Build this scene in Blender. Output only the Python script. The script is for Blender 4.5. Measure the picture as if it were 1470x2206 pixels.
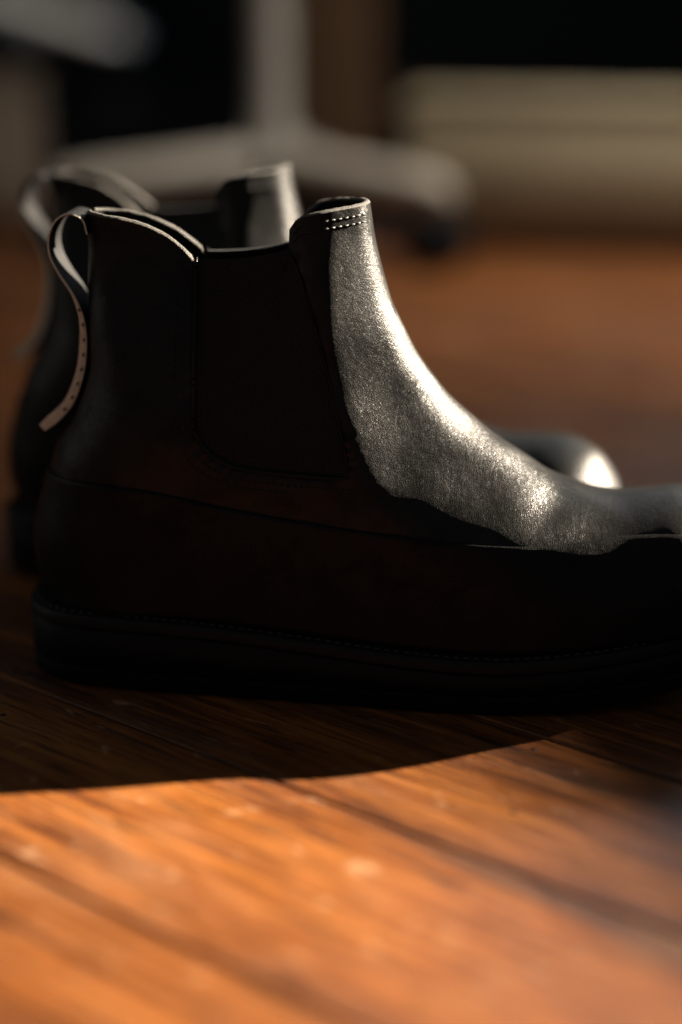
import bpy, math, random
import numpy as np
from mathutils import Vector

for o in list(bpy.data.objects):
    bpy.data.objects.remove(o)
scene = bpy.context.scene
COL = scene.collection
R = math.radians
random.seed(7)

# ------------------------------------------------------------------ camera
FPX, CAM_H = 4200.0, 0.259
PITCH = math.atan2(1230.0, FPX)
cam_d = bpy.data.cameras.new("camera")
cam = bpy.data.objects.new("camera", cam_d)
COL.objects.link(cam)
cam.location = (0, 0, CAM_H)
cam.rotation_euler = (math.pi / 2 - PITCH, 0, 0)
cam_d.sensor_fit = 'HORIZONTAL'
cam_d.sensor_width = 24.0
cam_d.lens = 24.0 * FPX / 1470.0
cam_d.clip_start = 0.01
cam_d.clip_end = 60
cam_d.dof.use_dof = True
cam_d.dof.focus_distance = 0.675
cam_d.dof.aperture_fstop = 2.15
scene.camera = cam

# ------------------------------------------------------------------ render / colour
scene.render.engine = 'CYCLES'
scene.view_settings.view_transform = 'Standard'
scene.view_settings.look = 'None'
scene.view_settings.exposure = 0.0
scene.view_settings.gamma = 1.0
scene.cycles.use_denoising = True
scene.cycles.sample_clamp_indirect = 4.0
scene.cycles.max_bounces = 6

# ------------------------------------------------------------------ world: the dim, nearly dark room air
world = bpy.data.worlds.new("World")
scene.world = world
world.use_nodes = True
bg = world.node_tree.nodes["Background"]
bg.inputs[0].default_value = (0.86, 0.94, 1.0, 1)
bg.inputs[1].default_value = 0.118

# ------------------------------------------------------------------ lamps
SUN_AZ, SUN_EL = R(27.0), R(21.2)
S = Vector((math.cos(SUN_EL) * math.cos(SUN_AZ), math.cos(SUN_EL) * math.sin(SUN_AZ), math.sin(SUN_EL)))


def aim(o, target):
    o.rotation_euler = (Vector(target) - o.location).to_track_quat('-Z', 'Y').to_euler()


ld = bpy.data.lights.new("low_sunlight", 'SPOT')
ld.energy = 46000
ld.color = (1.0, 0.86, 0.68)
ld.shadow_soft_size = 0.046
ld.spot_size = R(16)
ld.spot_blend = 0.1
lo = bpy.data.objects.new("low_sunlight", ld)
COL.objects.link(lo)
lo.location = Vector((0.0, 0.72, 0.05)) + S * 9.0
aim(lo, (0, 0.72, 0.05))


def area(name, loc, target, sx, sy, energy, color):
    d = bpy.data.lights.new(name, 'AREA')
    d.shape = 'RECTANGLE'
    d.size, d.size_y = sx, sy
    d.energy = energy
    d.color = color
    o = bpy.data.objects.new(name, d)
    COL.objects.link(o)
    o.location = loc
    aim(o, target)
    return o


# pale window light from high behind; the other area lamps are added fills
area("back_window_light", (0.7, 3.2, 1.42), (0.05, 0.8, 0.05), 1.0, 0.75, 14.0, (0.76, 0.86, 1.0))
area("stool_fill_light", (0.48, 1.40, 0.66), (0.14, 1.45, 0.0), 0.35, 0.35, 2.9, (1.0, 0.96, 0.92)).data.spread = R(88)  # added fill for stool leg, cabinet and back floor, no real source there
area("heel_fill_light", (-1.25, 0.98, 0.42), (-0.15, 0.72, 0.05), 0.4, 0.5, 0.12, (1.0, 0.93, 0.80)).data.spread = R(75)  # added weak fill that gives the heel its sheen from the left

area("chair_fill_light", (-0.75, 2.25, 0.85), (-0.38, 2.95, 0.12), 0.3, 0.3, 0.8, (1.0, 0.93, 0.84)).data.spread = R(70)  # added fill, only there to brighten the far chair's leg

# ------------------------------------------------------------------ helpers
def tag(o, label=None, cat=None, group=None, kind=None):
    if label: o["label"] = label
    if cat: o["category"] = cat
    if group: o["group"] = group
    if kind: o["kind"] = kind
    return o


def mesh_obj(name, verts, faces, mat, parent=None, smooth=True, flip=False):
    me = bpy.data.meshes.new(name)
    v = np.asarray(verts, float)
    f = [list(x) for x in faces]
    if flip:
        v = v * np.array([1, -1, 1.0])
        f = [x[::-1] for x in f]
    me.from_pydata(v.tolist(), [], f)
    me.update()
    if smooth:
        me.polygons.foreach_set("use_smooth", [True] * len(me.polygons))
    me.materials.append(mat)
    o = bpy.data.objects.new(name, me)
    COL.objects.link(o)
    if parent is not None: o.parent = parent
    return o


def empty(name, loc, rz=0.0):
    o = bpy.data.objects.new(name, None)
    o.empty_display_size = 0.05
    COL.objects.link(o)
    o.location = loc
    o.rotation_euler = (0, 0, rz)
    return o


def grid_faces(n, m, wrap_m=False, off=0):
    fs = []
    mm = m if wrap_m else m - 1
    for i in range(n - 1):
        for j in range(mm):
            a = off + i * m + j
            b = off + i * m + (j + 1) % m
            fs.append((a, b, b + m, a + m))
    return fs


class MB:
    """collects shapes into one mesh"""
    def __init__(s): s.v, s.f = [], []

    def add(s, v, f):
        o = len(s.v)
        s.v += [tuple(p) for p in v]
        s.f += [tuple(i + o for i in q) for q in f]

    def box(s, c, d, b=0.0, rz=0.0):
        hx, hy, hz = d[0] / 2, d[1] / 2, d[2] / 2
        ca, sa = math.cos(rz), math.sin(rz)
        if b <= 0:
            ring = [[(x * hx, y * hy) for x, y in ((-1, -1), (1, -1), (1, 1), (-1, 1))]] * 2
            zs = [-hz, hz]
        else:
            def oct_(k): return [(-hx + k + b, -hy + k), (hx - k - b, -hy + k), (hx - k, -hy + k + b), (hx - k, hy - k - b),
                                 (hx - k - b, hy - k), (-hx + k + b, hy - k), (-hx + k, hy - k - b), (-hx + k, -hy + k + b)]
            ring = [oct_(b * .6), oct_(0), oct_(0), oct_(b * .6)]
            zs = [-hz, -hz + b, hz - b, hz]
        v, n = [], len(ring[0])
        for rr, z in zip(ring, zs):
            for x, y in rr:
                v.append((c[0] + x * ca - y * sa, c[1] + x * sa + y * ca, c[2] + z))
        f = []
        for k in range(len(zs) - 1):
            for j in range(n):
                f.append((k * n + j, k * n + (j + 1) % n, (k + 1) * n + (j + 1) % n, (k + 1) * n + j))
        f.append(tuple(range(n))[::-1])
        f.append(tuple((len(zs) - 1) * n + j for j in range(n)))
        s.add(v, f)

    def tube(s, pts, rad, n=8, cap=True, squash=None):
        P = [Vector(p) for p in pts]
        rad = [rad] * len(P) if np.isscalar(rad) else list(rad)
        v, f = [], []
        for i, p in enumerate(P):
            t = (P[min(i + 1, len(P) - 1)] - P[max(i - 1, 0)]).normalized()
            up = Vector((0, 0, 1)) if abs(t.z) < 0.95 else Vector((0, 1, 0))
            a = t.cross(up).normalized()
            b = a.cross(t).normalized()
            k1, k2 = squash if squash else (1, 1)
            for j in range(n):
                an = 2 * math.pi * j / n
                v.append(p + a * (rad[i] * k1 * math.cos(an)) + b * (rad[i] * k2 * math.sin(an)))
        for i in range(len(P) - 1):
            for j in range(n):
                f.append((i * n + j, i * n + (j + 1) % n, (i + 1) * n + (j + 1) % n, (i + 1) * n + j))
        if cap:
            f.append(tuple(range(n))[::-1])
            f.append(tuple((len(P) - 1) * n + j for j in range(n)))
        s.add(v, f)

    def lathe(s, c, prof, n=32):
        v, f = [], []
        for r_, z in prof:
            for j in range(n):
                an = 2 * math.pi * j / n
                v.append((c[0] + r_ * math.cos(an), c[1] + r_ * math.sin(an), c[2] + z))
        for i in range(len(prof) - 1):
            for j in range(n):
                f.append((i * n + j, i * n + (j + 1) % n, (i + 1) * n + (j + 1) % n, (i + 1) * n + j))
        f.append(tuple(range(n))[::-1])
        f.append(tuple((len(prof) - 1) * n + j for j in range(n)))
        s.add(v, f)

    def build(s, name, mat, parent=None, smooth=True, flip=False):
        o = mesh_obj(name, s.v, s.f, mat, parent, smooth, flip)
        if smooth:
            o.data.set_sharp_from_angle(angle=R(40))
        return o


def spline(pts, n, closed=False):
    P = np.array(pts, float)
    if closed: P = np.vstack([P[-1:], P, P[:2]])
    else: P = np.vstack([2 * P[0] - P[1], P, 2 * P[-1] - P[-2]])
    out = []
    k = len(P) - 3
    for i in range(k):
        p0, p1, p2, p3 = P[i:i + 4]
        m = 24
        t = np.linspace(0, 1, m, endpoint=False)[:, None]
        out.append(0.5 * ((2 * p1) + (-p0 + p2) * t + (2 * p0 - 5 * p1 + 4 * p2 - p3) * t ** 2 + (-p0 + 3 * p1 - 3 * p2 + p3) * t ** 3))
    q = np.vstack(out + ([out[0][:1]] if closed else [P[-2:-1]]))
    L = np.r_[0, np.cumsum(np.linalg.norm(np.diff(q, axis=0), axis=1))]
    t = np.linspace(0, L[-1], n + 1)[:-1] if closed else np.linspace(0, L[-1], n)
    return np.stack([np.interp(t, L, q[:, i]) for i in range(P.shape[1])], 1)


_tab = {}


def sinterp(x, xs, ys):
    """smooth version of np.interp"""
    key = (tuple(xs), tuple(ys))
    if key not in _tab:
        g = np.linspace(xs[0], xs[-1], 600)
        v = np.interp(g, xs, ys)
        k = np.exp(-0.5 * (np.arange(-40, 41) * (g[1] - g[0]) / 6.0) ** 2)
        k /= k.sum()
        e0, e1 = v[1] - v[0], v[-1] - v[-2]
        pv = np.r_[v[0] + e0 * np.arange(-40, 0), v, v[-1] + e1 * np.arange(1, 41)]
        _tab[key] = (g, np.convolve(pv, k, 'valid'))
    return np.interp(x, *_tab[key])


def sstep(a, b, x):
    t = np.clip((np.asarray(x, float) - a) / (b - a), 0, 1)
    return t * t * (3 - 2 * t)


# ------------------------------------------------------------------ materials
def newmat(name):
    m = bpy.data.materials.new(name)
    m.use_nodes = True
    nt = m.node_tree
    return m, nt, nt.nodes["Principled BSDF"]


def N(nt, typ, **kw):
    n = nt.nodes.new(typ)
    for k, v in kw.items(): setattr(n, k, v)
    return n


def noise(nt, vec, scale, detail=4, rough=0.55, dist=0.0):
    n = N(nt, "ShaderNodeTexNoise")
    n.inputs["Scale"].default_value = scale
    n.inputs["Detail"].default_value = detail
    n.inputs["Roughness"].default_value = rough
    n.inputs["Distortion"].default_value = dist
    nt.links.new(vec, n.inputs["Vector"])
    return n.outputs["Fac"]


def ramp(nt, fac, stops):
    n = N(nt, "ShaderNodeValToRGB")
    e = n.color_ramp.elements
    while len(e) < len(stops): e.new(0.5)
    for k, (p, c) in enumerate(stops):
        e[k].position = p
        e[k].color = (c[0], c[1], c[2], 1) if not np.isscalar(c) else (c, c, c, 1)
    nt.links.new(fac, n.inputs["Fac"])
    return n.outputs["Color"]


def mapping(nt, vec, scale=(1, 1, 1), loc=(0, 0, 0)):
    n = N(nt, "ShaderNodeMapping")
    n.inputs["Scale"].default_value = scale
    n.inputs["Location"].default_value = loc
    nt.links.new(vec, n.inputs["Vector"])
    return n.outputs["Vector"]


def mix(nt, fac, a, b, mode='MIX'):
    n = N(nt, "ShaderNodeMix", data_type='RGBA', blend_type=mode)
    for sock, val in ((n.inputs["Factor"], fac), (n.inputs["A"], a), (n.inputs["B"], b)):
        if isinstance(val, bpy.types.NodeSocket): nt.links.new(val, sock)
        elif np.isscalar(val): sock.default_value = val
        else: sock.default_value = (*val, 1)
    # the RGBA sockets share names with float ones; set explicitly
    return n.outputs["Result"]


def mixc(nt, fac, a, b, mode='MIX'):
    n = N(nt, "ShaderNodeMix", data_type='RGBA', blend_type=mode)
    n.clamp_factor = True
    fi = [s for s in n.inputs if s.enabled]
    for sock, val in zip(fi, (fac, a, b)):
        if isinstance(val, bpy.types.NodeSocket): nt.links.new(val, sock)
        elif sock.type == 'RGBA': sock.default_value = (*val, 1) if not np.isscalar(val) else (val, val, val, 1)
        else: sock.default_value = val
    return [s for s in n.outputs if s.enabled][0]


def math_(nt, op, a, b=None):
    n = N(nt, "ShaderNodeMath", operation=op)
    for i, v in enumerate((a, b)):
        if v is None: continue
        if isinstance(v, bpy.types.NodeSocket): nt.links.new(v, n.inputs[i])
        else: n.inputs[i].default_value = v
    return n.outputs[0]


def bump(nt, bsdf, height, strength, dist, prev=None):
    n = N(nt, "ShaderNodeBump")
    n.inputs["Strength"].default_value = strength
    n.inputs["Distance"].default_value = dist
    nt.links.new(height, n.inputs["Height"])
    if prev is not None: nt.links.new(prev, n.inputs["Normal"])
    nt.links.new(n.outputs[0], bsdf.inputs["Normal"])
    return n.outputs[0]


def plain(name, col, rough=0.6, spec=0.5, nscale=40, var=0.12, bstr=0.1, metal=0.0):
    m, nt, b = newmat(name)
    tc = N(nt, "ShaderNodeTexCoord").outputs["Object"]
    f = noise(nt, tc, nscale, 5)
    c = ramp(nt, f, [(0.3, [x * (1 - var) for x in col]), (0.7, [min(1, x * (1 + var)) for x in col])])
    nt.links.new(c, b.inputs["Base Color"])
    b.inputs["Roughness"].default_value = rough
    b.inputs["Specular IOR Level"].default_value = spec
    b.inputs["Metallic"].default_value = metal
    if bstr: bump(nt, b, f, bstr, 0.001)
    return m


def leather(name, col=(0.0068, 0.0065, 0.0060), rough=0.34, spec=0.13, grain=1.0):
    m, nt, b = newmat(name)
    tc = N(nt, "ShaderNodeTexCoord").outputs["Object"]
    fine = noise(nt, tc, 2200, 3, 0.6)
    vor = N(nt, "ShaderNodeTexVoronoi", feature='DISTANCE_TO_EDGE')
    vor.inputs["Scale"].default_value = 1700
    warp = N(nt, "ShaderNodeVectorMath", operation='ADD')
    wn = N(nt, "ShaderNodeTexNoise")
    wn.inputs["Scale"].default_value = 400
    nt.links.new(tc, wn.inputs["Vector"])
    sc = N(nt, "ShaderNodeVectorMath", operation='SCALE')
    sc.inputs[3].default_value = 0.0012
    nt.links.new(wn.outputs["Color"], sc.inputs[0])
    nt.links.new(tc, warp.inputs[0])
    nt.links.new(sc.outputs[0], warp.inputs[1])
    nt.links.new(warp.outputs[0], vor.inputs["Vector"])
    cells = ramp(nt, vor.outputs["Distance"], [(0.0, 0.0), (0.28, 1.0)])
    patch = noise(nt, tc, 38, 4, 0.6, 0.6)
    crease = noise(nt, mapping(nt, tc, (2.2, 0.6, 1.4)), 60, 5, 0.6, 1.2)
    h = math_(nt, 'ADD', math_(nt, 'MULTIPLY', cells, 0.6), math_(nt, 'MULTIPLY', fine, 0.5))
    n1 = bump(nt, b, crease, 0.16, 0.0012)
    n2 = bump(nt, b, h, 0.40 * grain, 0.0002, n1)
    c = ramp(nt, patch, [(0.3, [x * 0.75 for x in col]), (0.7, [x * 1.35 for x in col])])
    nt.links.new(c, b.inputs["Base Color"])
    rr = ramp(nt, patch, [(0.3, rough - 0.07), (0.72, rough + 0.08)])
    nt.links.new(rr, b.inputs["Roughness"])
    wear = noise(nt, tc, 75, 6, 0.68, 0.4)
    sp = ramp(nt, wear, [(0.36, spec * 0.6), (0.5, spec), (0.66, spec * 1.25)])
    nt.links.new(sp, b.inputs["Specular IOR Level"])
    return m


def wood_floor():
    m, nt, b = newmat("floor_wood")
    tc = N(nt, "ShaderNodeTexCoord").outputs["Object"]
    oi = N(nt, "ShaderNodeObjectInfo").outputs["Random"]
    comb = N(nt, "ShaderNodeCombineXYZ")
    nt.links.new(math_(nt, 'MULTIPLY', oi, 37.0), comb.inputs[0])
    nt.links.new(math_(nt, 'MULTIPLY', oi, 91.0), comb.inputs[1])
    add = N(nt, "ShaderNodeVectorMath", operation='ADD')
    nt.links.new(tc, add.inputs[0])
    nt.links.new(comb.outputs[0], add.inputs[1])
    v = add.outputs[0]
    broad = noise(nt, mapping(nt, v, (3.0, 34, 20)), 1.0, 6, 0.6, 0.8)
    streak = noise(nt, mapping(nt, v, (10, 210, 80)), 1.0, 6, 0.65, 0.5)
    pores = noise(nt, mapping(nt, v, (22, 520, 160)), 1.0, 5, 0.7, 0.3)
    fine = noise(nt, mapping(nt, v, (40, 1300, 300)), 1.0, 3, 0.6, 0.2)
    worn = noise(nt, mapping(nt, v, (14, 26, 20)), 1.0, 5, 0.65, 0.9)
    dings = noise(nt, mapping(nt, v, (55, 95, 60)), 1.0, 4, 0.6, 0.5)
    g = math_(nt, 'ADD', math_(nt, 'MULTIPLY', broad, 0.55), math_(nt, 'MULTIPLY', streak, 0.45))
    c = ramp(nt, g, [(0.40, (0.024, 0.0080, 0.0032)), (0.46, (0.072, 0.0205, 0.0046)), (0.52, (0.132, 0.0385, 0.0056)), (0.60, (0.205, 0.070, 0.0118))])
    dark = ramp(nt, pores, [(0.38, 1.0), (0.49, 0.0)])
    lite = ramp(nt, fine, [(0.50, 0.0), (0.66, 1.0)])
    c = mixc(nt, math_(nt, 'MULTIPLY', lite, 0.35), c, (0.26, 0.112, 0.036))
    c = mixc(nt, math_(nt, 'MULTIPLY', dark, 0.78), c, (0.014, 0.006, 0.003))
    wf = ramp(nt, worn, [(0.52, 0.0), (0.72, 1.0)])
    c = mixc(nt, math_(nt, 'MULTIPLY', wf, 0.32), c, (0.235, 0.118, 0.054))
    df = ramp(nt, dings, [(0.63, 0.0), (0.70, 1.0)])
    c = mixc(nt, math_(nt, 'MULTIPLY', df, 0.4), c, (0.40, 0.25, 0.15))
    tint = ramp(nt, oi, [(0.0, (0.82, 0.80, 0.78)), (1.0, (1.1, 1.06, 1.0))])
    c = mixc(nt, 1.0, c, tint, 'MULTIPLY')
    nt.links.new(c, b.inputs["Base Color"])
    rr = ramp(nt, math_(nt, 'ADD', math_(nt, 'MULTIPLY', worn, 0.6), math_(nt, 'MULTIPLY', streak, 0.4)), [(0.35, 0.36), (0.65, 0.58)])
    nt.links.new(rr, b.inputs["Roughness"])
    b.inputs["Specular IOR Level"].default_value = 0.32
    h = math_(nt, 'ADD', math_(nt, 'MULTIPLY', streak, 0.8), math_(nt, 'MULTIPLY', pores, 0.5))
    n1 = bump(nt, b, worn, 0.3, 0.004)
    bump(nt, b, h, 0.6, 0.0006, n1)
    return m


M = {}
M['upper'] = leather("black_leather")
M['fox'] = leather("black_foxing_leather", (0.0050, 0.0048, 0.0046), rough=0.38, spec=0.085)
M['strap'] = plain("black_strap", (0.006, 0.006, 0.006), 0.65, 0.1, 900, 0.2, 0.3)
M['lining'] = plain("dark_lining", (0.007, 0.0065, 0.006), 0.8, 0.1, 300, 0.2, 0.2)
M['edge'] = plain("raw_leather_edge", (0.055, 0.050, 0.043), 0.75, 0.4, 1800, 0.45, 0.8)
M['tan'] = plain("tan_strap_edge", (0.50, 0.50, 0.41), 0.8, 0.3, 1500, 0.3, 0.6)
M['sole'] = plain("black_rubber", (0.004, 0.004, 0.004), 0.6, 0.12, 500, 0.2, 0.3)
M['welt'] = plain("black_welt", (0.005, 0.005, 0.005), 0.5, 0.14, 900, 0.2, 0.4)
M['thread'] = plain("waxed_thread", (0.006, 0.006, 0.006), 0.45, 0.25, 2000, 0.2, 0.3)


def elastic():
    m, nt, b = newmat("black_elastic")
    tc = N(nt, "ShaderNodeTexCoord").outputs["UV"]
    w = N(nt, "ShaderNodeTexWave", wave_type='BANDS', bands_direction='X')
    w.inputs["Scale"].default_value = 14.0
    nt.links.new(tc, w.inputs["Vector"])
    w2 = N(nt, "ShaderNodeTexWave", wave_type='BANDS', bands_direction='Y')
    w2.inputs["Scale"].default_value = 26.0
    nt.links.new(tc, w2.inputs["Vector"])
    h = math_(nt, 'ADD', w.outputs["Fac"], math_(nt, 'MULTIPLY', w2.outputs["Fac"], 0.5))
    bump(nt, b, h, 0.8, 0.0006)
    b.inputs["Base Color"].default_value = (0.0075, 0.0075, 0.0075, 1)
    b.inputs["Roughness"].default_value = 0.65
    b.inputs["Specular IOR Level"].default_value = 0.2
    return m


M['elastic'] = elastic()
M['wood'] = wood_floor()
M['subfloor'] = plain("subfloor", (0.02, 0.012, 0.008), 0.9, 0.1)
M['cream'] = plain("cream_paint", (0.29, 0.228, 0.135), 0.6, 0.3, 25, 0.06)
M['taupe'] = plain("taupe_paint", (0.33, 0.25, 0.175), 0.7, 0.2, 25, 0.06)
M['white'] = plain("off_white_metal", (0.40, 0.345, 0.265), 0.4, 0.5, 25, 0.05, 0.0)
M['ivory'] = plain("ivory_metal", (0.75, 0.70, 0.62), 0.35, 0.5, 25, 0.05, 0.0)
M['lift'] = plain("grey_gas_lift", (0.27, 0.245, 0.20), 0.45, 0.4, 25, 0.05, 0.0)
M['post'] = plain("brown_wood", (0.20, 0.11, 0.055), 0.55, 0.3, 30, 0.2)
M['black'] = plain("black_plastic", (0.006, 0.006, 0.006), 0.7, 0.15)
M['layer'] = plain("black_layer", (0.0035, 0.0035, 0.004), 1.0, 0.0, 200, 0.3, 0.4)
M['wall'] = plain("charcoal_wall", (0.008, 0.009, 0.010), 0.95, 0.05, 20, 0.2)
M['plaster'] = plain("plaster", (0.5, 0.48, 0.44), 0.9, 0.1)
M['steel'] = plain("polished_steel", (0.6, 0.62, 0.66), 0.25, 0.5, 20, 0.05, 0.0, 1.0)

# ------------------------------------------------------------------ setting: floor boards
floor = mesh_obj("floor", [(-4, -1.5, -0.0195), (3.5, -1.5, -0.0195), (3.5, 4.2, -0.0195), (-4, 4.2, -0.0195)], [(0, 1, 2, 3)], M['subfloor'], smooth=False)
tag(floor, kind="structure")
PA = R(-41.85)
pd = Vector((math.cos(PA), math.sin(PA), 0))
pn = Vector((-math.sin(PA), math.cos(PA), 0))


def plank_mesh(length):
    W, T, b = 0.0886, 0.019, 0.0005
    h = W / 2
    prof = [(-h, -T), (h, -T), (h, -b * 1.2), (h - b * .35, -b * .35), (h - b * 1.3, 0), (-h + b * 1.3, 0), (-h + b * .35, -b * .35), (-h, -b * 1.2)]
    n = len(prof)
    v = [(x, y, z) for x in (0.0006, length - 0.0006) for y, z in prof]
    f = [(j, n + j, n + (j + 1) % n, (j + 1) % n) for j in range(n)]
    f += [tuple(range(n)), tuple(range(2 * n - 1, n - 1, -1))]
    me = bpy.data.meshes.new("plank")
    me.from_pydata(v, [], f)
    me.update()
    me.materials.append(M['wood'])
    return me


PM = {L: plank_mesh(L) for L in (1.1, 1.5, 1.9)}
lines = [0.3223 - 0.09 * k for k in range(6, 0, -1)] + [0.3223, 0.4158, 0.5024] + [0.5024 + 0.09 * k for k in range(1, 26)]
planks = []
for i in range(len(lines) - 1):
    w = lines[i + 1] - lines[i]
    mid = (lines[i] + lines[i + 1]) / 2
    t = -2.6 + random.random() * 0.7
    while t < 2.4:
        L = random.choice((1.1, 1.5, 1.9))
        if 0.2 < mid < 0.6:
            if t < -1: t = -1.55 - 0.21 * ((i * 7) % 4)
            L = 1.9
        o = bpy.data.objects.new("plank", PM[L])
        COL.objects.link(o)
        o.parent = floor
        p = pn * mid + pd * t
        o.location = (p.x, p.y, -random.random() * 0.0005)
        o.rotation_euler = (random.uniform(-1, 1) * 0.0025, 0, PA)
        o.scale = (1, (w - 0.0017) / 0.0886, 1)
        planks.append((o, mid, t, L))
        t += L
nail = MB()
nail.lathe((0, 0, 0), [(0.0021, -0.004), (0.0021, -0.0004), (0.0012, -0.0002), (0.0004, 0.0001)], 10)


def nail_at(x, y):
    q, tt = pn.x * x + pn.y * y, pd.x * x + pd.y * y
    for o, mid, t, L in planks:
        if abs(mid - q) < 0.045 and t < tt < t + L:
            n_ = nail.build("nail", M['black'], o)
            n_.location = (tt - t, (q - mid) / o.scale[1], 0.0002)
            return


for x, y in ((0.0535, 0.5545), (0.0645, 0.6035), (-0.118, 0.633)):
    nail_at(x, y)

# ------------------------------------------------------------------ setting: walls (back wall, and the wall with the sunlit window at right)
wb = MB()
wb.box((-0.2, 3.62, 1.25), (7.0, 0.12, 2.6))
tag(wb.build("wall", M['wall'], smooth=False), kind="structure")
# low sun comes in over the sill of this window
fl0 = Vector((0.041, 0.592, 0))
sh0 = fl0 + (lo.location - fl0) * (2.62 / 9.0)
we = Vector((-0.36, 0.933, 0)).normalized()
wn_ = Vector((we.y, -we.x, 0))
wrz = math.atan2(we.y, we.x)
ww = MB()
SILL, TOP = sh0.z, 2.05
T0, T1 = -0.85, 0.212
for (ta, tb, za, zb) in ((-2.6, T0, -0.018, 2.6), (T1, 1.75, -0.018, 2.6), (T0, T1, -0.018, SILL), (T0, T1, TOP, 2.6)):
    c = Vector((sh0.x, sh0.y, 0)) + we * ((ta + tb) / 2) + wn_ * 0.06
    ww.box((c.x, c.y, (za + zb) / 2), (tb - ta, 0.12, zb - za), 0, wrz)
tag(ww.build("window_wall", M['plaster'], smooth=False), kind="structure")

# ------------------------------------------------------------------ the boots
mm = 0.001
BACK = spline([(21.4, 178), (21.4, 168), (21.4, 143), (21.6, 120), (20.2, 109), (16, 97), (9.5, 86.5), (6.3, 78), (4.3, 70), (0.9, 59),
               (-0.9, 48), (0.3, 37), (3.6, 29)], 240)
FRONT = spline([(121.5, 178), (122.3, 172), (124.3, 160.5), (127.2, 147), (131, 135.5), (136.8, 123.6), (144.5, 111.5), (153.8, 100.6), (164.8, 90.8), (176.7, 82.6),
                (189.5, 74.0), (201, 69.6), (212, 67.6), (223, 68.4), (234, 69.4), (243, 68.2), (251, 64), (257, 57), (261, 50), (262.4, 43), (262, 36)], 420)


def spring(s): return 5.5 * (np.clip(np.asarray(s, float) - 172, 0, None) / 63) ** 1.2
def sole_top(s): return 27.0 - 7.0 * sstep(45, 165, s) + spring(s)


def dist_line(s, z, L):
    P = np.stack([np.ravel(s), np.ravel(z)], 1)
    out = np.empty(len(P))
    A, AB = L[:-1], L[1:] - L[:-1]
    l2 = (AB ** 2).sum(1)
    for i in range(0, len(P), 4000):
        q = P[i:i + 4000, None, :] - A[None]
        t = np.clip((q * AB).sum(2) / l2, 0, 1)
        out[i:i + 4000] = np.sqrt(((q - t[..., None] * AB) ** 2).sum(2)).min(1)
    return out.reshape(np.shape(s))


def wmax(s, z):
    foot = sinterp(s, [0, 14, 35, 60, 107, 150, 180, 205, 225, 250, 300], [33, 33.5, 34, 34.5, 36.5, 40.5, 43, 42.5, 40.5, 38, 38])
    k = sstep(98, 165, z)
    shaft = (34.5 - 4.0 * sstep(88, 112, z)) * (1 - k) + np.interp(s, [15, 60, 93, 102.5, 111, 130], [10, 9.5, 12.0, 19.5, 23.5, 24]) * k
    return foot + (shaft - foot) * sstep(55, 108, z)


def half_w(s, z):
    s = np.asarray(s, float); z = np.asarray(z, float)
    k = sstep(72, 150, z)      # 0 in the foot, 1 at the collar
    Rf = 33 + 8 * sstep(95, 145, s) * sstep(250, 150, s) * (1 - k) - 12 * k
    Rb = 33 - 21 * k
    tf = np.clip(dist_line(s, z, FRONT) / Rf, 0, 1)
    tb = np.clip(dist_line(s, z, BACK) / Rb, 0, 1)
    rnd = np.sqrt(np.clip(1 - (1 - tf) ** 2.05, 0, 1))
    # collar: nearly straight flanks from the front ridge, turning flat at the panel's fold
    wedge = np.where(tf < 0.235, np.sqrt(np.clip(0.3025 - (0.55 - np.minimum(tf, 0.55)) ** 2, 0, 1)) * 0.999,
                     np.where(tf < 0.82, 0.451 + 0.70 * (tf - 0.235), 0.8605 + 0.70 * (tf - 0.82) - 1.944 * (tf - 0.82) ** 2)) / 0.9235
    kk = sstep(56, 86, z) * sstep(205, 165, s)
    front = rnd + (np.minimum(wedge, 1.0) - rnd) * kk
    back = np.sqrt(np.clip(1 - (1 - tb) ** 2.1, 0, 1))
    return wmax(s, z) * front * back


def cen(s): return sinterp(s, [0, 120, 150, 170, 190, 215, 240, 262], [0, 0, 0.6, 1.8, 3.2, 5.8, 9.5, 13])


def backs(z): return np.interp(-np.asarray(z, float), -BACK[:, 1], BACK[:, 0])
_sh = FRONT[FRONT[:, 0] < 205]
def fronts(z): return np.interp(-np.asarray(z, float), -_sh[:, 1], _sh[:, 0])
_te = FRONT[FRONT[:, 0] > 235]
def toes(z): return np.interp(-np.asarray(z, float), -_te[:, 1], _te[:, 0])


RIM_S = [15, 22, 36, 44, 52, 57.5, 60.8, 62, 66, 80, 92.3, 93.3, 95, 101, 110, 117, 124, 130]
RIM_Z = [166.8, 167, 165.4, 163.4, 159.4, 154.6, 150.6, 146, 146.5, 149, 151.5, 160, 165.2, 168.8, 170.4, 171, 171.8, 171.8]
def rim(s): return np.interp(s, RIM_S, RIM_Z)


GUS_L = [(61.8, 158), (62.4, 153), (63.4, 126), (64.4, 100), (66.0, 94), (69.8, 88.7), (75, 85.2), (83, 83), (98, 81.7), (113, 81), (118.6, 81.4)]
GUS_R = [(119, 84), (114.4, 103), (108.8, 123.5), (103.6, 139), (99.4, 150), (95.2, 157), (93.5, 163)]
GUSP = np.array(GUS_L + GUS_R)


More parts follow.
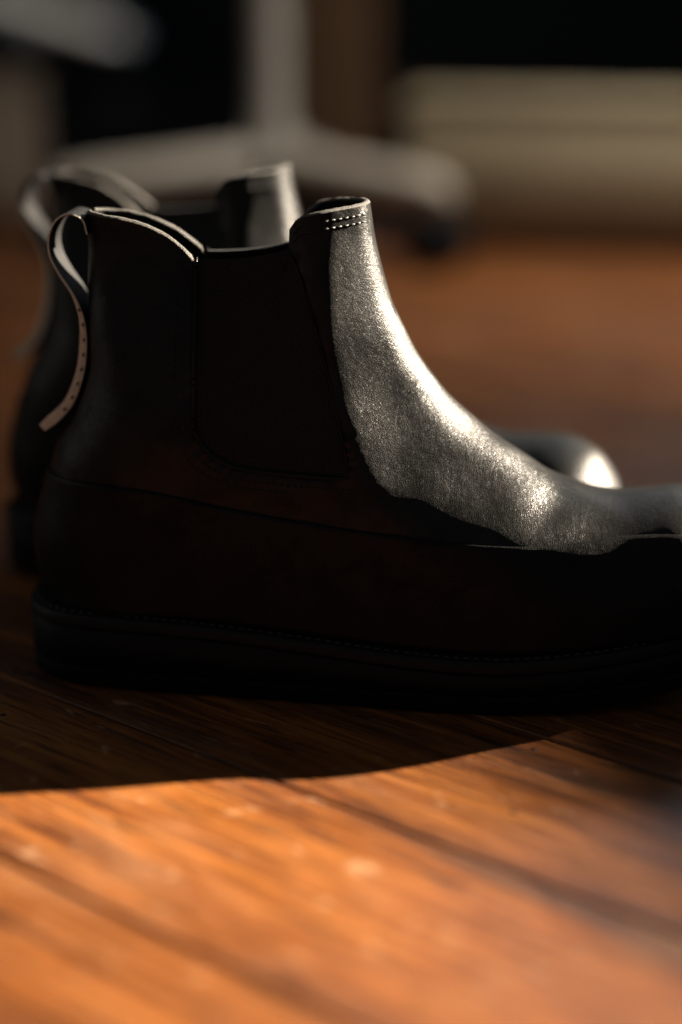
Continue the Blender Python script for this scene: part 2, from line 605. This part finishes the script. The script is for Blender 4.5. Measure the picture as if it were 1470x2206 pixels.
def poly_inset(s, z):
    """signed distance: positive inside the gusset opening"""
    P = np.stack([np.ravel(s), np.ravel(z)], 1)
    A, B = GUSP, np.roll(GUSP, -1, 0)
    AB = B - A
    q = P[:, None] - A
    t = np.clip((q * AB).sum(2) / (AB ** 2).sum(1), 0, 1)
    d = np.sqrt(((q - t[..., None] * AB) ** 2).sum(2)).min(1)
    y0, y1 = A[:, 1], B[:, 1]
    cond = (y0 > P[:, 1:2]) != (y1 > P[:, 1:2])
    xi = A[:, 0] + (P[:, 1:2] - y0) / np.where(y1 == y0, 1e-9, y1 - y0) * AB[:, 0]
    ins = ((P[:, 0:1] < xi) & cond).sum(1) % 2 == 1
    return (np.where(ins, d, -d)).reshape(np.shape(s))


def surf(s, z, side, off=0.0):
    """point on the boot's outer skin, side -1 outer / +1 inner, in metres"""
    s = np.asarray(s, float); z = np.asarray(z, float)
    return np.stack([s, cen(s) + side * (half_w(s, z) + off), z], -1) * mm


def grid_normals(G):
    du = np.gradient(G, axis=0)
    dv = np.gradient(G, axis=1)
    n = np.cross(dv, du)
    l = np.linalg.norm(n, axis=2, keepdims=True)
    return n / np.where(l < 1e-12, 1, l)


def seam_z(s):
    return sinterp(s, [-5, 5, 25, 46, 62, 79, 95, 111, 127, 143, 160, 177, 190, 200, 214, 225, 236, 246, 254, 262],
                     [73.6, 74.4, 75.4, 74.4, 71.2, 68, 65.8, 64, 62.4, 61, 59.2, 57.8, 57.4, 57.8, 58.8, 59.6, 59.6, 57.5, 56.5, 48])


OUT = spline([(-3, 0), (-1.6, -14), (4, -24.5), (14, -32.2), (35, -37), (60, -39.5), (107, -43), (145, -46.5), (170, -47.5), (190, -46.2), (208, -42.4),
              (225, -36), (240, -27), (253, -14.5), (262, 0), (266, 13), (264, 25), (256, 36.5), (243, 44.5), (225, 49.3), (200, 50.5), (175, 47.6), (140, 41), (107, 37), (60, 36.5),
              (35, 36), (14, 31.5), (4, 24), (-1.6, 13.5)], 320, closed=True)
_tan = np.roll(OUT, -1, 0) - np.roll(OUT, 1, 0)
OUTN = np.stack([_tan[:, 1], -_tan[:, 0]], 1)
OUTN /= np.linalg.norm(OUTN, axis=1, keepdims=True)
if ((OUT - OUT.mean(0)) * OUTN).sum() < 0: OUTN = -OUTN

# --- leather body by rays fanned out of a pivot in front of the instep
PIV = np.array([260.0, 176.0])


def make_body():
    ends = [p for p in BACK if p[1] <= 176]
    ends = spline(np.array([(22, 176.0)] + [tuple(p) for p in ends[::6]]), 130)
    ss = np.r_[np.linspace(6, 246, 100), np.linspace(248.5, 261.8, 9)]
    bottom = np.stack([ss, sole_top(ss) + 1.5], 1)
    E = np.vstack([ends, bottom])
    m = 61
    u = 0.5 * (1 - np.cos(np.linspace(0, np.pi, m)))
    rows = []
    A, B = FRONT[:-1], FRONT[1:]
    for e in E:
        dvec = e - PIV
        # ray / front intersection, nearest to the pivot
        d1 = B - A
        den = dvec[0] * d1[:, 1] - dvec[1] * d1[:, 0]
        w_ = A - PIV
        tt = (w_[:, 0] * d1[:, 1] - w_[:, 1] * d1[:, 0]) / np.where(abs(den) < 1e-12, 1e-12, den)
        uu = (w_[:, 0] * dvec[1] - w_[:, 1] * dvec[0]) / np.where(abs(den) < 1e-12, 1e-12, den)
        ok = (uu >= -1e-6) & (uu <= 1 + 1e-6) & (tt > 0) & (tt < 1.0)
        t0 = tt[ok].min() if ok.any() else 0.995
        f_ = PIV + dvec * t0
        rows.append(e + (f_ - e) * u[:, None])
    Q = np.array(rows)                      # n x m x 2, back -> front
    s, z = Q[..., 0], Q[..., 1]
    # bend the shaft rows up or down to the topline
    z0 = 112.0
    top = z > z0
    fr = fronts(z); bk = backs(z)
    t = np.clip((s - bk) / (fr - bk), 0, 1)
    r_ = rim(s)
    z2 = np.where(top, z0 + (z - z0) * (r_ - z0) / (176 - z0), z)
    s2 = np.where(top, backs(z2) + t * (fronts(z2) - backs(z2)), s)
    s, z = s2, z2
    hw = half_w(s, z)
    inset = 3.2 * sstep(-0.2, 1.2, poly_inset(s, z))
    hw = np.maximum(hw - inset, 0)
    near = np.stack([s, cen(s) - hw, z], -1)
    far = np.stack([s, cen(s) + hw, z], -1)[:, ::-1]
    return np.concatenate([near, far[:, 1:]], 1) * mm


BODY = make_body()
SHAFT_ROWS = int((BODY[:, 0, 2] > 0.104).sum())


def stitches(pts, normals, length=1.5, gap=0.9, rad=0.36):
    """short thread stitches lying along a line of surface points"""
    mb = MB()
    P = np.array(pts)
    L = np.r_[0, np.cumsum(np.linalg.norm(np.diff(P, axis=0), axis=1))]
    t = 0.0
    step = (length + gap) * mm
    Nn = np.array(normals)
    while t + length * mm < L[-1]:
        a = np.array([np.interp(t, L, P[:, i]) for i in range(3)])
        b = np.array([np.interp(t + length * mm, L, P[:, i]) for i in range(3)])
        c = (a + b) / 2
        nn = np.array([np.interp(t, L, Nn[:, i]) for i in range(3)])
        c = c + nn * rad * mm * 0.5
        mb.tube([a, a * .8 + b * .2 + nn * rad * mm * .3, c, a * .2 + b * .8 + nn * rad * mm * .3, b], [rad * mm * k for k in (.45, .95, 1, .95, .45)], 6)
        t += step
    return mb


def line_on(sz, side, off=0.0, n=160):
    q = spline(sz, n)
    p = surf(q[:, 0], q[:, 1], side, off)
    e = 0.6
    ps = surf(q[:, 0] + e, q[:, 1], side, off) - surf(q[:, 0] - e, q[:, 1], side, off)
    pz = surf(q[:, 0], q[:, 1] + e, side, off) - surf(q[:, 0], q[:, 1] - e, side, off)
    nn = np.cross(ps, pz) * (-side)
    nn /= np.linalg.norm(nn, axis=1, keepdims=True) + 1e-12
    return p, nn


def ring_part(rings):
    """closed rings (k x n x 3) -> verts, faces with caps"""
    k, n = len(rings), len(rings[0])
    v = np.concatenate(rings)
    f = []
    for i in range(k - 1):
        for j in range(n):
            f.append((i * n + j, i * n + (j + 1) % n, (i + 1) * n + (j + 1) % n, (i + 1) * n + j))
    f.append(tuple(range(n))[::-1])
    f.append(tuple((k - 1) * n + j for j in range(n)))
    return v, f


def outline_ring(inset, zf):
    p = OUT - OUTN * inset
    return np.stack([p[:, 0], p[:, 1], zf(p[:, 0])], 1) * mm


def build_boot(loc, yaw, mirror, label):
    root = empty("chelsea_boot", loc, yaw)
    tag(root, label, "boot", "pair of black ankle boots")
    fl = mirror
    n, m = BODY.shape[:2]
    rng = np.random.RandomState(5 if mirror else 2)
    # slight unevenness of worn leather
    G = BODY.copy()
    nn = -grid_normals(G)
    ph = rng.rand(8) * 6
    s_, y_, z_ = G[..., 0] * 1000, G[..., 1] * 1000, G[..., 2] * 1000
    wv = 0.25 * np.sin(s_ / 9.0 + z_ / 13 + ph[0]) * np.sin(z_ / 11 - y_ / 15 + ph[1]) + 0.18 * np.sin(s_ / 5.2 - z_ / 7 + ph[2]) * np.sin(y_ / 8 + z_ / 9 + ph[3])
    crease = 0.22 * np.sin((s_ * 0.85 - z_ * 0.5 + 3 * np.sin(y_ / 9)) / 3.1 + ph[4]) * np.exp(-((s_ - 188) / 17) ** 2) * np.exp(-((z_ - 66) / 12) ** 2)
    ends = np.minimum(np.arange(n), 12)[:, None] / 12.0
    G += nn * ((wv + crease) * ends)[..., None] * mm
    mesh_obj("upper", G.reshape(-1, 3), grid_faces(n, m), M['upper'], root, flip=fl)
    # lining
    k = SHAFT_ROWS
    hn = nn.copy(); hn[..., 2] *= 0.2
    I = BODY[:k] - hn[:k] * 2.3 * mm
    I = I[:, ::-1]
    v = I.reshape(-1, 3)
    f = grid_faces(k, m)
    c = len(v)
    v = np.vstack([v, [[0.075, 0, I[-1, :, 2].mean() - 0.004]]])
    f += [((k - 1) * m + j, (k - 1) * m + j + 1, c) for j in range(m - 1)]
    mesh_obj("lining", v, f, M['lining'], root, flip=fl)
    # raw top edge joining skin and lining
    a, b = BODY[0], BODY[0] - hn[0] * 2.3 * mm
    up = np.array([0, 0, 0.0006])
    jag = rng.rand(m, 1) * np.array([[0, 0, 0.0003]])
    rows = np.stack([a + hn[0] * 0.00008, a * .75 + b * .25 + up + jag, a * .25 + b * .75 + up + jag[::-1], b])
    mesh_obj("topline_edge", rows.reshape(-1, 3), grid_faces(4, m), M['edge'], root, flip=fl)
    for side in (-1, 1):
        # elastic gusset panel
        nu, nv = 60, 70
        uu, vv = np.meshgrid(np.linspace(0, 1, nu), np.linspace(0, 1, nv), indexing='ij')
        zb = 81.4 + 12.5 * np.clip(1 - uu / 0.22, 0, 1) ** 2
        zt = 152.4 + 4.2 * uu - 1.2 * np.sin(uu * np.pi)
        zz = zb + (zt - zb) * vv
        ls = np.interp(zz, [81, 100, 126, 153, 170], [65.4, 64.4, 63.4, 62.4, 62.4])
        rs = np.interp(zz, [81, 84, 103, 123.5, 139, 150, 157, 163], [119.4, 119, 114.4, 108.8, 103.6, 99.4, 95.2, 93.5])
        ssg = ls + (rs - ls) * uu
        Pg = surf(ssg, zz, side, -0.9)
        fs = grid_faces(nu, nv)
        if side < 0: fs = [q[::-1] for q in fs]
        g = mesh_obj("elastic_gusset", Pg.reshape(-1, 3), fs, M['elastic'], root, flip=fl)
        uvl = g.data.uv_layers.new(name="UVMap")
        fl_uv = np.stack([uu.ravel(), vv.ravel()], 1)
        idx = np.empty(len(g.data.loops), int)
        g.data.loops.foreach_get("vertex_index", idx)
        uvl.data.foreach_set("uv", fl_uv[idx].ravel())
        sm = g.modifiers.new("thickness", 'SOLIDIFY')
        sm.thickness = 0.0016
        sm.offset = -1
        # rolled edge of the leather round the gusset, and its stitch row
        p, q = line_on(GUS_L[1:] , side, 0.0)
        mb = MB(); mb.tube(p, 0.00075, 8); 
        p2, q2 = line_on(GUS_R[:-1], side, 0.0)
        mb.tube(p2, 0.0004, 8)
        mb.build("gusset_edge", M['upper'], root, flip=fl)
        st = MB()
        for off_pts in ([(58.6, 149), (59.6, 126), (60.8, 100), (62.6, 92.5), (66.4, 86.3), (72.8, 82), (82, 79.4), (98, 78), (113, 77.2), (121, 77.3)],
                        [(55.8, 151), (56.6, 126), (57.8, 100), (59.6, 91.5), (64, 84.1), (71.4, 79.3), (82, 76.6), (98, 75.2)]):
            p, q = line_on(off_pts, side, 0.05)
            s1 = stitches(p, q)
            st.add(s1.v, s1.f)
        o = st.build("gusset_stitching", M['thread'], root, flip=fl)
        o["kind"] = "stuff"
        st = MB()
        # double row along the front topline and single row along the back quarter
        for dz in (3.0, 5.6):
            ssf = np.linspace(97.5, 122.0, 40)
            zf = rim(ssf) - dz - 1.5 * np.clip((99.5 - ssf) / 2, 0, 1)
            lim = fronts(zf) - 0.15
            p, q = line_on(np.stack([np.minimum(ssf, lim), zf], 1), side, 0.05, 120)
            s1 = stitches(p, q, 2.0, 0.7, 0.34)
            st.add(s1.v, s1.f)
        ssb = np.linspace(25, 60, 40)
        p, q = line_on(np.stack([ssb, rim(ssb) - 2.6], 1), side, 0.05, 120)
        s1 = stitches(p, q, 1.3, 0.9, 0.4)
        st.add(s1.v, s1.f)
        o = st.build("topline_stitching", M['thread'], root, flip=fl)
        o["kind"] = "stuff"
    # foxing (mudguard) band
    nc, nr = 240, 34
    qs = 0.5 * (1 - np.cos(np.linspace(0, np.pi, nc)))
    jj = np.linspace(0, 1, nr)
    Q, J = np.meshgrid(qs, jj, indexing='ij')
    s = 262 * Q
    for _ in range(8):
        zlo = sole_top(s) + 0.3
        zhi = seam_z(s)
        z = zlo + (zhi - zlo) * J
        s = backs(np.clip(z, 29, 178)) + (toes(np.clip(z, 36, 68.5)) - backs(np.clip(z, 29, 178))) * Q
    hw = half_w(s, z)
    hw[0] = 0; hw[-1] = 0
    near = np.stack([s, cen(s) - hw, z], -1)
    far = np.stack([s, cen(s) + hw, z], -1)[::-1]
    F_ = np.concatenate([near, far[1:-1]], 0) * mm      # columns x rows x 3, wraps round
    Fp = np.concatenate([F_[-2:], F_, F_[:2]], 0)
    fn = -grid_normals(Fp)[2:-2]
    cdir = F_ - np.array([0.13, 0, 0.04])
    if (fn * cdir).sum() < 0: fn = -fn
    thick = 1.25 * np.ones(nr); thick[0] = 0.6
    F_ = F_ + fn * (thick * mm)[None, :, None]
    topin = F_[:, -1] + np.array([0, 0, 0.00035]) - fn[:, -1] * 0.0005
    topin2 = topin - fn[:, -1] * 0.0012 - np.array([0, 0, 0.0002])
    F_ = np.concatenate([F_, topin[:, None], topin2[:, None]], 1)
    cols, rws = F_.shape[:2]
    fs = []
    for i in range(cols):
        for j in range(rws - 1):
            a_, b_ = i * rws + j, ((i + 1) % cols) * rws + j
            fs.append((a_, b_, b_ + 1, a_ + 1))
    mesh_obj("mudguard", F_.reshape(-1, 3), fs, M['fox'], root, flip=fl)
    # sole stack
    v, f = ring_part([outline_ring(0.8, lambda s: sole_top(s) - 4.6), outline_ring(-0.3, lambda s: sole_top(s) - 4.2), outline_ring(-0.5, lambda s: sole_top(s) - 1.6),
                      outline_ring(0.2, lambda s: sole_top(s) - 0.2), outline_ring(1.0, lambda s: sole_top(s)), outline_ring(9, lambda s: sole_top(s) + 0.2)])
    mesh_obj("welt", v, f, M['welt'], root, flip=fl).data.set_sharp_from_angle(angle=R(50))
    wp = OUT - OUTN * 2.6
    wp3 = np.stack([wp[:, 0], wp[:, 1], sole_top(wp[:, 0]) + 0.1], 1) * mm
    s1 = stitches(wp3, np.tile([[0, 0, 1.0]], (len(wp3), 1)), 2.3, 1.2, 0.55)
    o = s1.build("welt_stitching", M['thread'], root, flip=fl)
    o["kind"] = "stuff"
    lo_ = lambda s: spring(s)
    v, f = ring_part([outline_ring(1.0, lambda s: lo_(s) + 7.2), outline_ring(0.3, lambda s: lo_(s) + 7.8), outline_ring(0.1, lambda s: sole_top(s) - 5.6), outline_ring(0.9, lambda s: sole_top(s) - 4.8)])
    mesh_obj("midsole", v, f, M['sole'], root, flip=fl).data.set_sharp_from_angle(angle=R(50))
    v, f = ring_part([outline_ring(1.6, lambda s: lo_(s) + 0.2), outline_ring(0.7, lambda s: lo_(s) + 1.0), outline_ring(0.4, lambda s: lo_(s) + 6.4), outline_ring(1.1, lambda s: lo_(s) + 7.0)])
    mesh_obj("outsole", v, f, M['sole'], root, flip=fl).data.set_sharp_from_angle(angle=R(50))
    # pull loop: strap that stands off the heel as a loop and runs down the back seam to a flared tail
    path = spline([(23.2, 160), (22.0, 164.6), (19.6, 166.4), (15.9, 166.9), (11.8, 164.2), (9.3, 158.4), (9.5, 152.2), (12.4, 146), (17.2, 138.4), (20.2, 130), (20.7, 121),
                   (19.3, 110.6), (15.6, 100.8), (11.2, 95.2), (4.6, 89.6)], 120)
    tg = np.gradient(path, axis=0)
    tg /= np.linalg.norm(tg, axis=1, keepdims=True)
    nr2 = np.stack([-tg[:, 1], tg[:, 0]], 1)
    if nr2[60, 0] > 0: nr2 = -nr2                      # outward = towards the back
    kk = np.linspace(0, 1, 120)
    th_ = np.interp(kk, [0, .1, .45, .62, .85, .95, 1], [0.6, 0.6, 0.8, 2.6, 3.3, 4.0, 3.0])
    hy = np.interp(kk, [0, .3, .5, .8, 1], [9.0, 8.5, 8.5, 10, 10.5])
    yy = np.linspace(-1, 1, 9)
    outer = path + nr2 * 0.6 * th_[:, None]
    inner = path - nr2 * 0.4 * th_[:, None]
    def sheet(c):
        return np.stack([np.repeat(c[:, :1], 9, 1), hy[:, None] * yy[None], np.repeat(c[:, 1:], 9, 1)], -1) * mm
    So, Si = sheet(outer), sheet(inner)
    v = np.concatenate([So.reshape(-1, 3), Si.reshape(-1, 3)])
    f = grid_faces(120, 9) + [q[::-1] for q in grid_faces(120, 9, off=120 * 9)]
    pl = mesh_obj("pull_loop", v, f, M['strap'], root, flip=fl)
    eb = MB()
    for col, sg in ((0, -1), (8, 1)):
        e = np.stack([So[:, col], (So[:, col] * .5 + Si[:, col] * .5) + np.array([0, sg * 0.0003, 0]), Si[:, col]], 1)
        eb.add(e.reshape(-1, 3), grid_faces(120, 3))
    e = np.stack([So[-1], Si[-1]], 1)
    eb.add(e.reshape(-1, 3), grid_faces(9, 2))
    eb.build("strap_edge", M['tan'], pl, flip=fl)
    st = MB()
    c2 = outer + nr2 * 0.05
    for y in (-7.5, 7.5):
        seg = slice(66, 112)
        p = np.stack([c2[seg, 0], np.full(46, y), c2[seg, 1]], 1) * mm
        q = np.stack([nr2[seg, 0], np.zeros(46), nr2[seg, 1]], 1)
        s1 = stitches(p, q, 2.2, 1.8, 0.55)
        st.add(s1.v, s1.f)
    c3 = (outer * 0.35 + inner * 0.65)[60:112]
    s1 = stitches(np.stack([c3[:, 0], -hy[60:112] - 0.25, c3[:, 1]], 1) * mm, np.tile([[0, -1.0, 0]], (52, 1)), 1.2, 4.2, 0.5)
    st.add(s1.v, s1.f)
    o = st.build("strap_stitching", M['thread'], pl, flip=fl)
    o["kind"] = "stuff"
    return root


build_boot((-0.1115, 0.697, 0.0), R(-6.5), False, "black leather ankle boot in front, sharp, its toe running out of the frame at right")
build_boot((-0.1400, 0.820, 0.0), R(-13.5), True, "black leather ankle boot behind, blurred, only its pull loop, collar and toe tip showing")

# ------------------------------------------------------------------ blurred background
CR = R(-10)
cd = Vector((math.cos(CR), math.sin(CR), 0))


def low_bench(x0, x1, y0, h, mat, label):
    L = x1 - x0
    c = Vector((x0, y0, 0)) + cd * (L / 2) + Vector((-cd.y, cd.x, 0)) * 0.05
    t = empty("low_cabinet", (c.x, c.y, 0), CR)
    tag(t, label, "cabinet", "low cabinets by the back wall")
    b = MB(); b.box((0, 0, 0.02 + (h - 0.03) / 2), (L, 0.10, h - 0.03), 0.004)
    b.build("body", mat, t)
    b = MB(); b.box((0, -0.002, h - 0.005), (L + 0.006, 0.108, 0.01), 0.003)
    b.build("top_board", mat, t)
    b = MB(); b.box((0, 0.02, 0.0095), (L - 0.02, 0.08, 0.019))
    b.build("plinth", M['post'], t)
    return t


low_bench(0.056, 1.0, 1.70, 0.131, M['cream'], "long low cream cabinet at right, behind the boot's vamp")
low_bench(-1.0, -0.292, 1.93, 0.142, M['taupe'], "low dull brown cabinet at far left, cut by the frame edge behind the pull loops")

rg = MB(); rg.box((-0.25, 2.62, 0.0035), (3.2, 1.46, 0.006), 0.002)  # thin black box laid over the floor towards the back wall
tag(rg.build("layer", M['layer']), "flat black rug on the floor under the furniture at the back", "layer")

# wooden table: one square leg stands in view
tb = empty("wooden_table", (0.0, 2.0, 0))
tag(tb, "brown wooden table of which one square leg shows beside the pale column", "table")
for x, y in ((-0.006, 0.02), (-0.006, 0.62), (1.2, 0.02), (1.2, 0.62)):
    b = MB(); b.box((x, y, 0.354), (0.088, 0.07, 0.694), 0.004)
    b.build("leg", M['post'], tb)
b = MB(); b.box((0.6, 0.32, 0.716), (1.36, 0.78, 0.03), 0.004)
b.build("tabletop", M['post'], tb)


def pedestal(name, loc, rz, angles, rad, zhub, zend, col_r, label, cat, mat, group=None, seat_z=0.45, tip=None):
    t = empty(name, loc, rz)
    tag(t, label, cat, group)
    b = MB()
    b.lathe((0, 0, 0), [(col_r * 1.25, zhub - 0.022), (col_r * 1.3, zhub + 0.012), (col_r * 1.02, zhub + 0.03), (col_r, zhub + 0.04), (col_r, seat_z - 0.05)], 32)
    b.build("column", M['lift'], t)
    for an in angles:
        a = R(an)
        b = MB()
        pts, rr = [], []
        for k in np.linspace(0.08, 1, 14):
            r_ = rad * k
            z = zhub - 0.004 + (zend - zhub) * k
            pts.append((math.cos(a) * r_, math.sin(a) * r_, z))
            rr.append(0.017 - 0.003 * k if k < 0.93 else (0.0135 if k < 0.97 else 0.008))
        b.tube(pts, rr, 16, squash=(1.05, 0.85))
        lg = b.build("leg", mat, t)
        ex, ey = math.cos(a) * rad * 0.93, math.sin(a) * rad * 0.93
        b = MB()
        for sgn in (-1, 1):
            w = [(0.021, -0.007), (0.024, -0.004), (0.024, 0.004), (0.021, 0.007)]
            vv, ff = [], []
            n = 18
            for r_, off in w:
                for j in range(n):
                    g = 2 * math.pi * j / n
                    # wheel axis lies across the leg
                    px = ex + math.cos(a) * r_ * math.cos(g) - math.sin(a) * (off + sgn * 0.013)
                    py = ey + math.sin(a) * r_ * math.cos(g) + math.cos(a) * (off + sgn * 0.013)
                    vv.append((px, py, 0.0245 + r_ * math.sin(g)))
            for i in range(3):
                for j in range(n):
                    ff.append((i * n + j, i * n + (j + 1) % n, (i + 1) * n + (j + 1) % n, (i + 1) * n + j))
            ff += [tuple(range(n))[::-1], tuple(3 * n + j for j in range(n))]
            b.add(vv, ff)
        b.tube([(ex, ey, 0.02), (ex, ey, zend - 0.008)], 0.006, 8)
        b.build("caster", M['black'], lg)
        if tip:
            b = MB()
            b.tube([(math.cos(a) * rad * k, math.sin(a) * rad * k, zhub - 0.004 + (zend - zhub) * k) for k in (0.9, 0.95, 1.0, 1.02)], [0.0165, 0.018, 0.017, 0.009], 16)
            b.build("end_cap", tip, lg)
    b = MB()
    b.lathe((0, 0, seat_z), [(0.05, -0.05), (0.16, -0.035), (0.2, -0.01), (0.2, 0.02), (0.17, 0.045)], 40)
    b.build("seat", M['black'], t)
    return t


pedestal("swivel_stool", (-0.060, 1.70, 0), 0, (321, 81, 201), 0.19, 0.084, 0.070, 0.0165,
         "pale swivel stool base with upright column and splayed legs on dark casters", "stool", M['white'])
pedestal("swivel_chair", (-0.600, 2.95, 0), 0, (-6, 66, 138, 210, 282), 0.30, 0.215, 0.122, 0.026,
         "far swivel chair base showing one sloping leg with a shiny tip at top left", "chair", M['ivory'], tip=M['steel'])
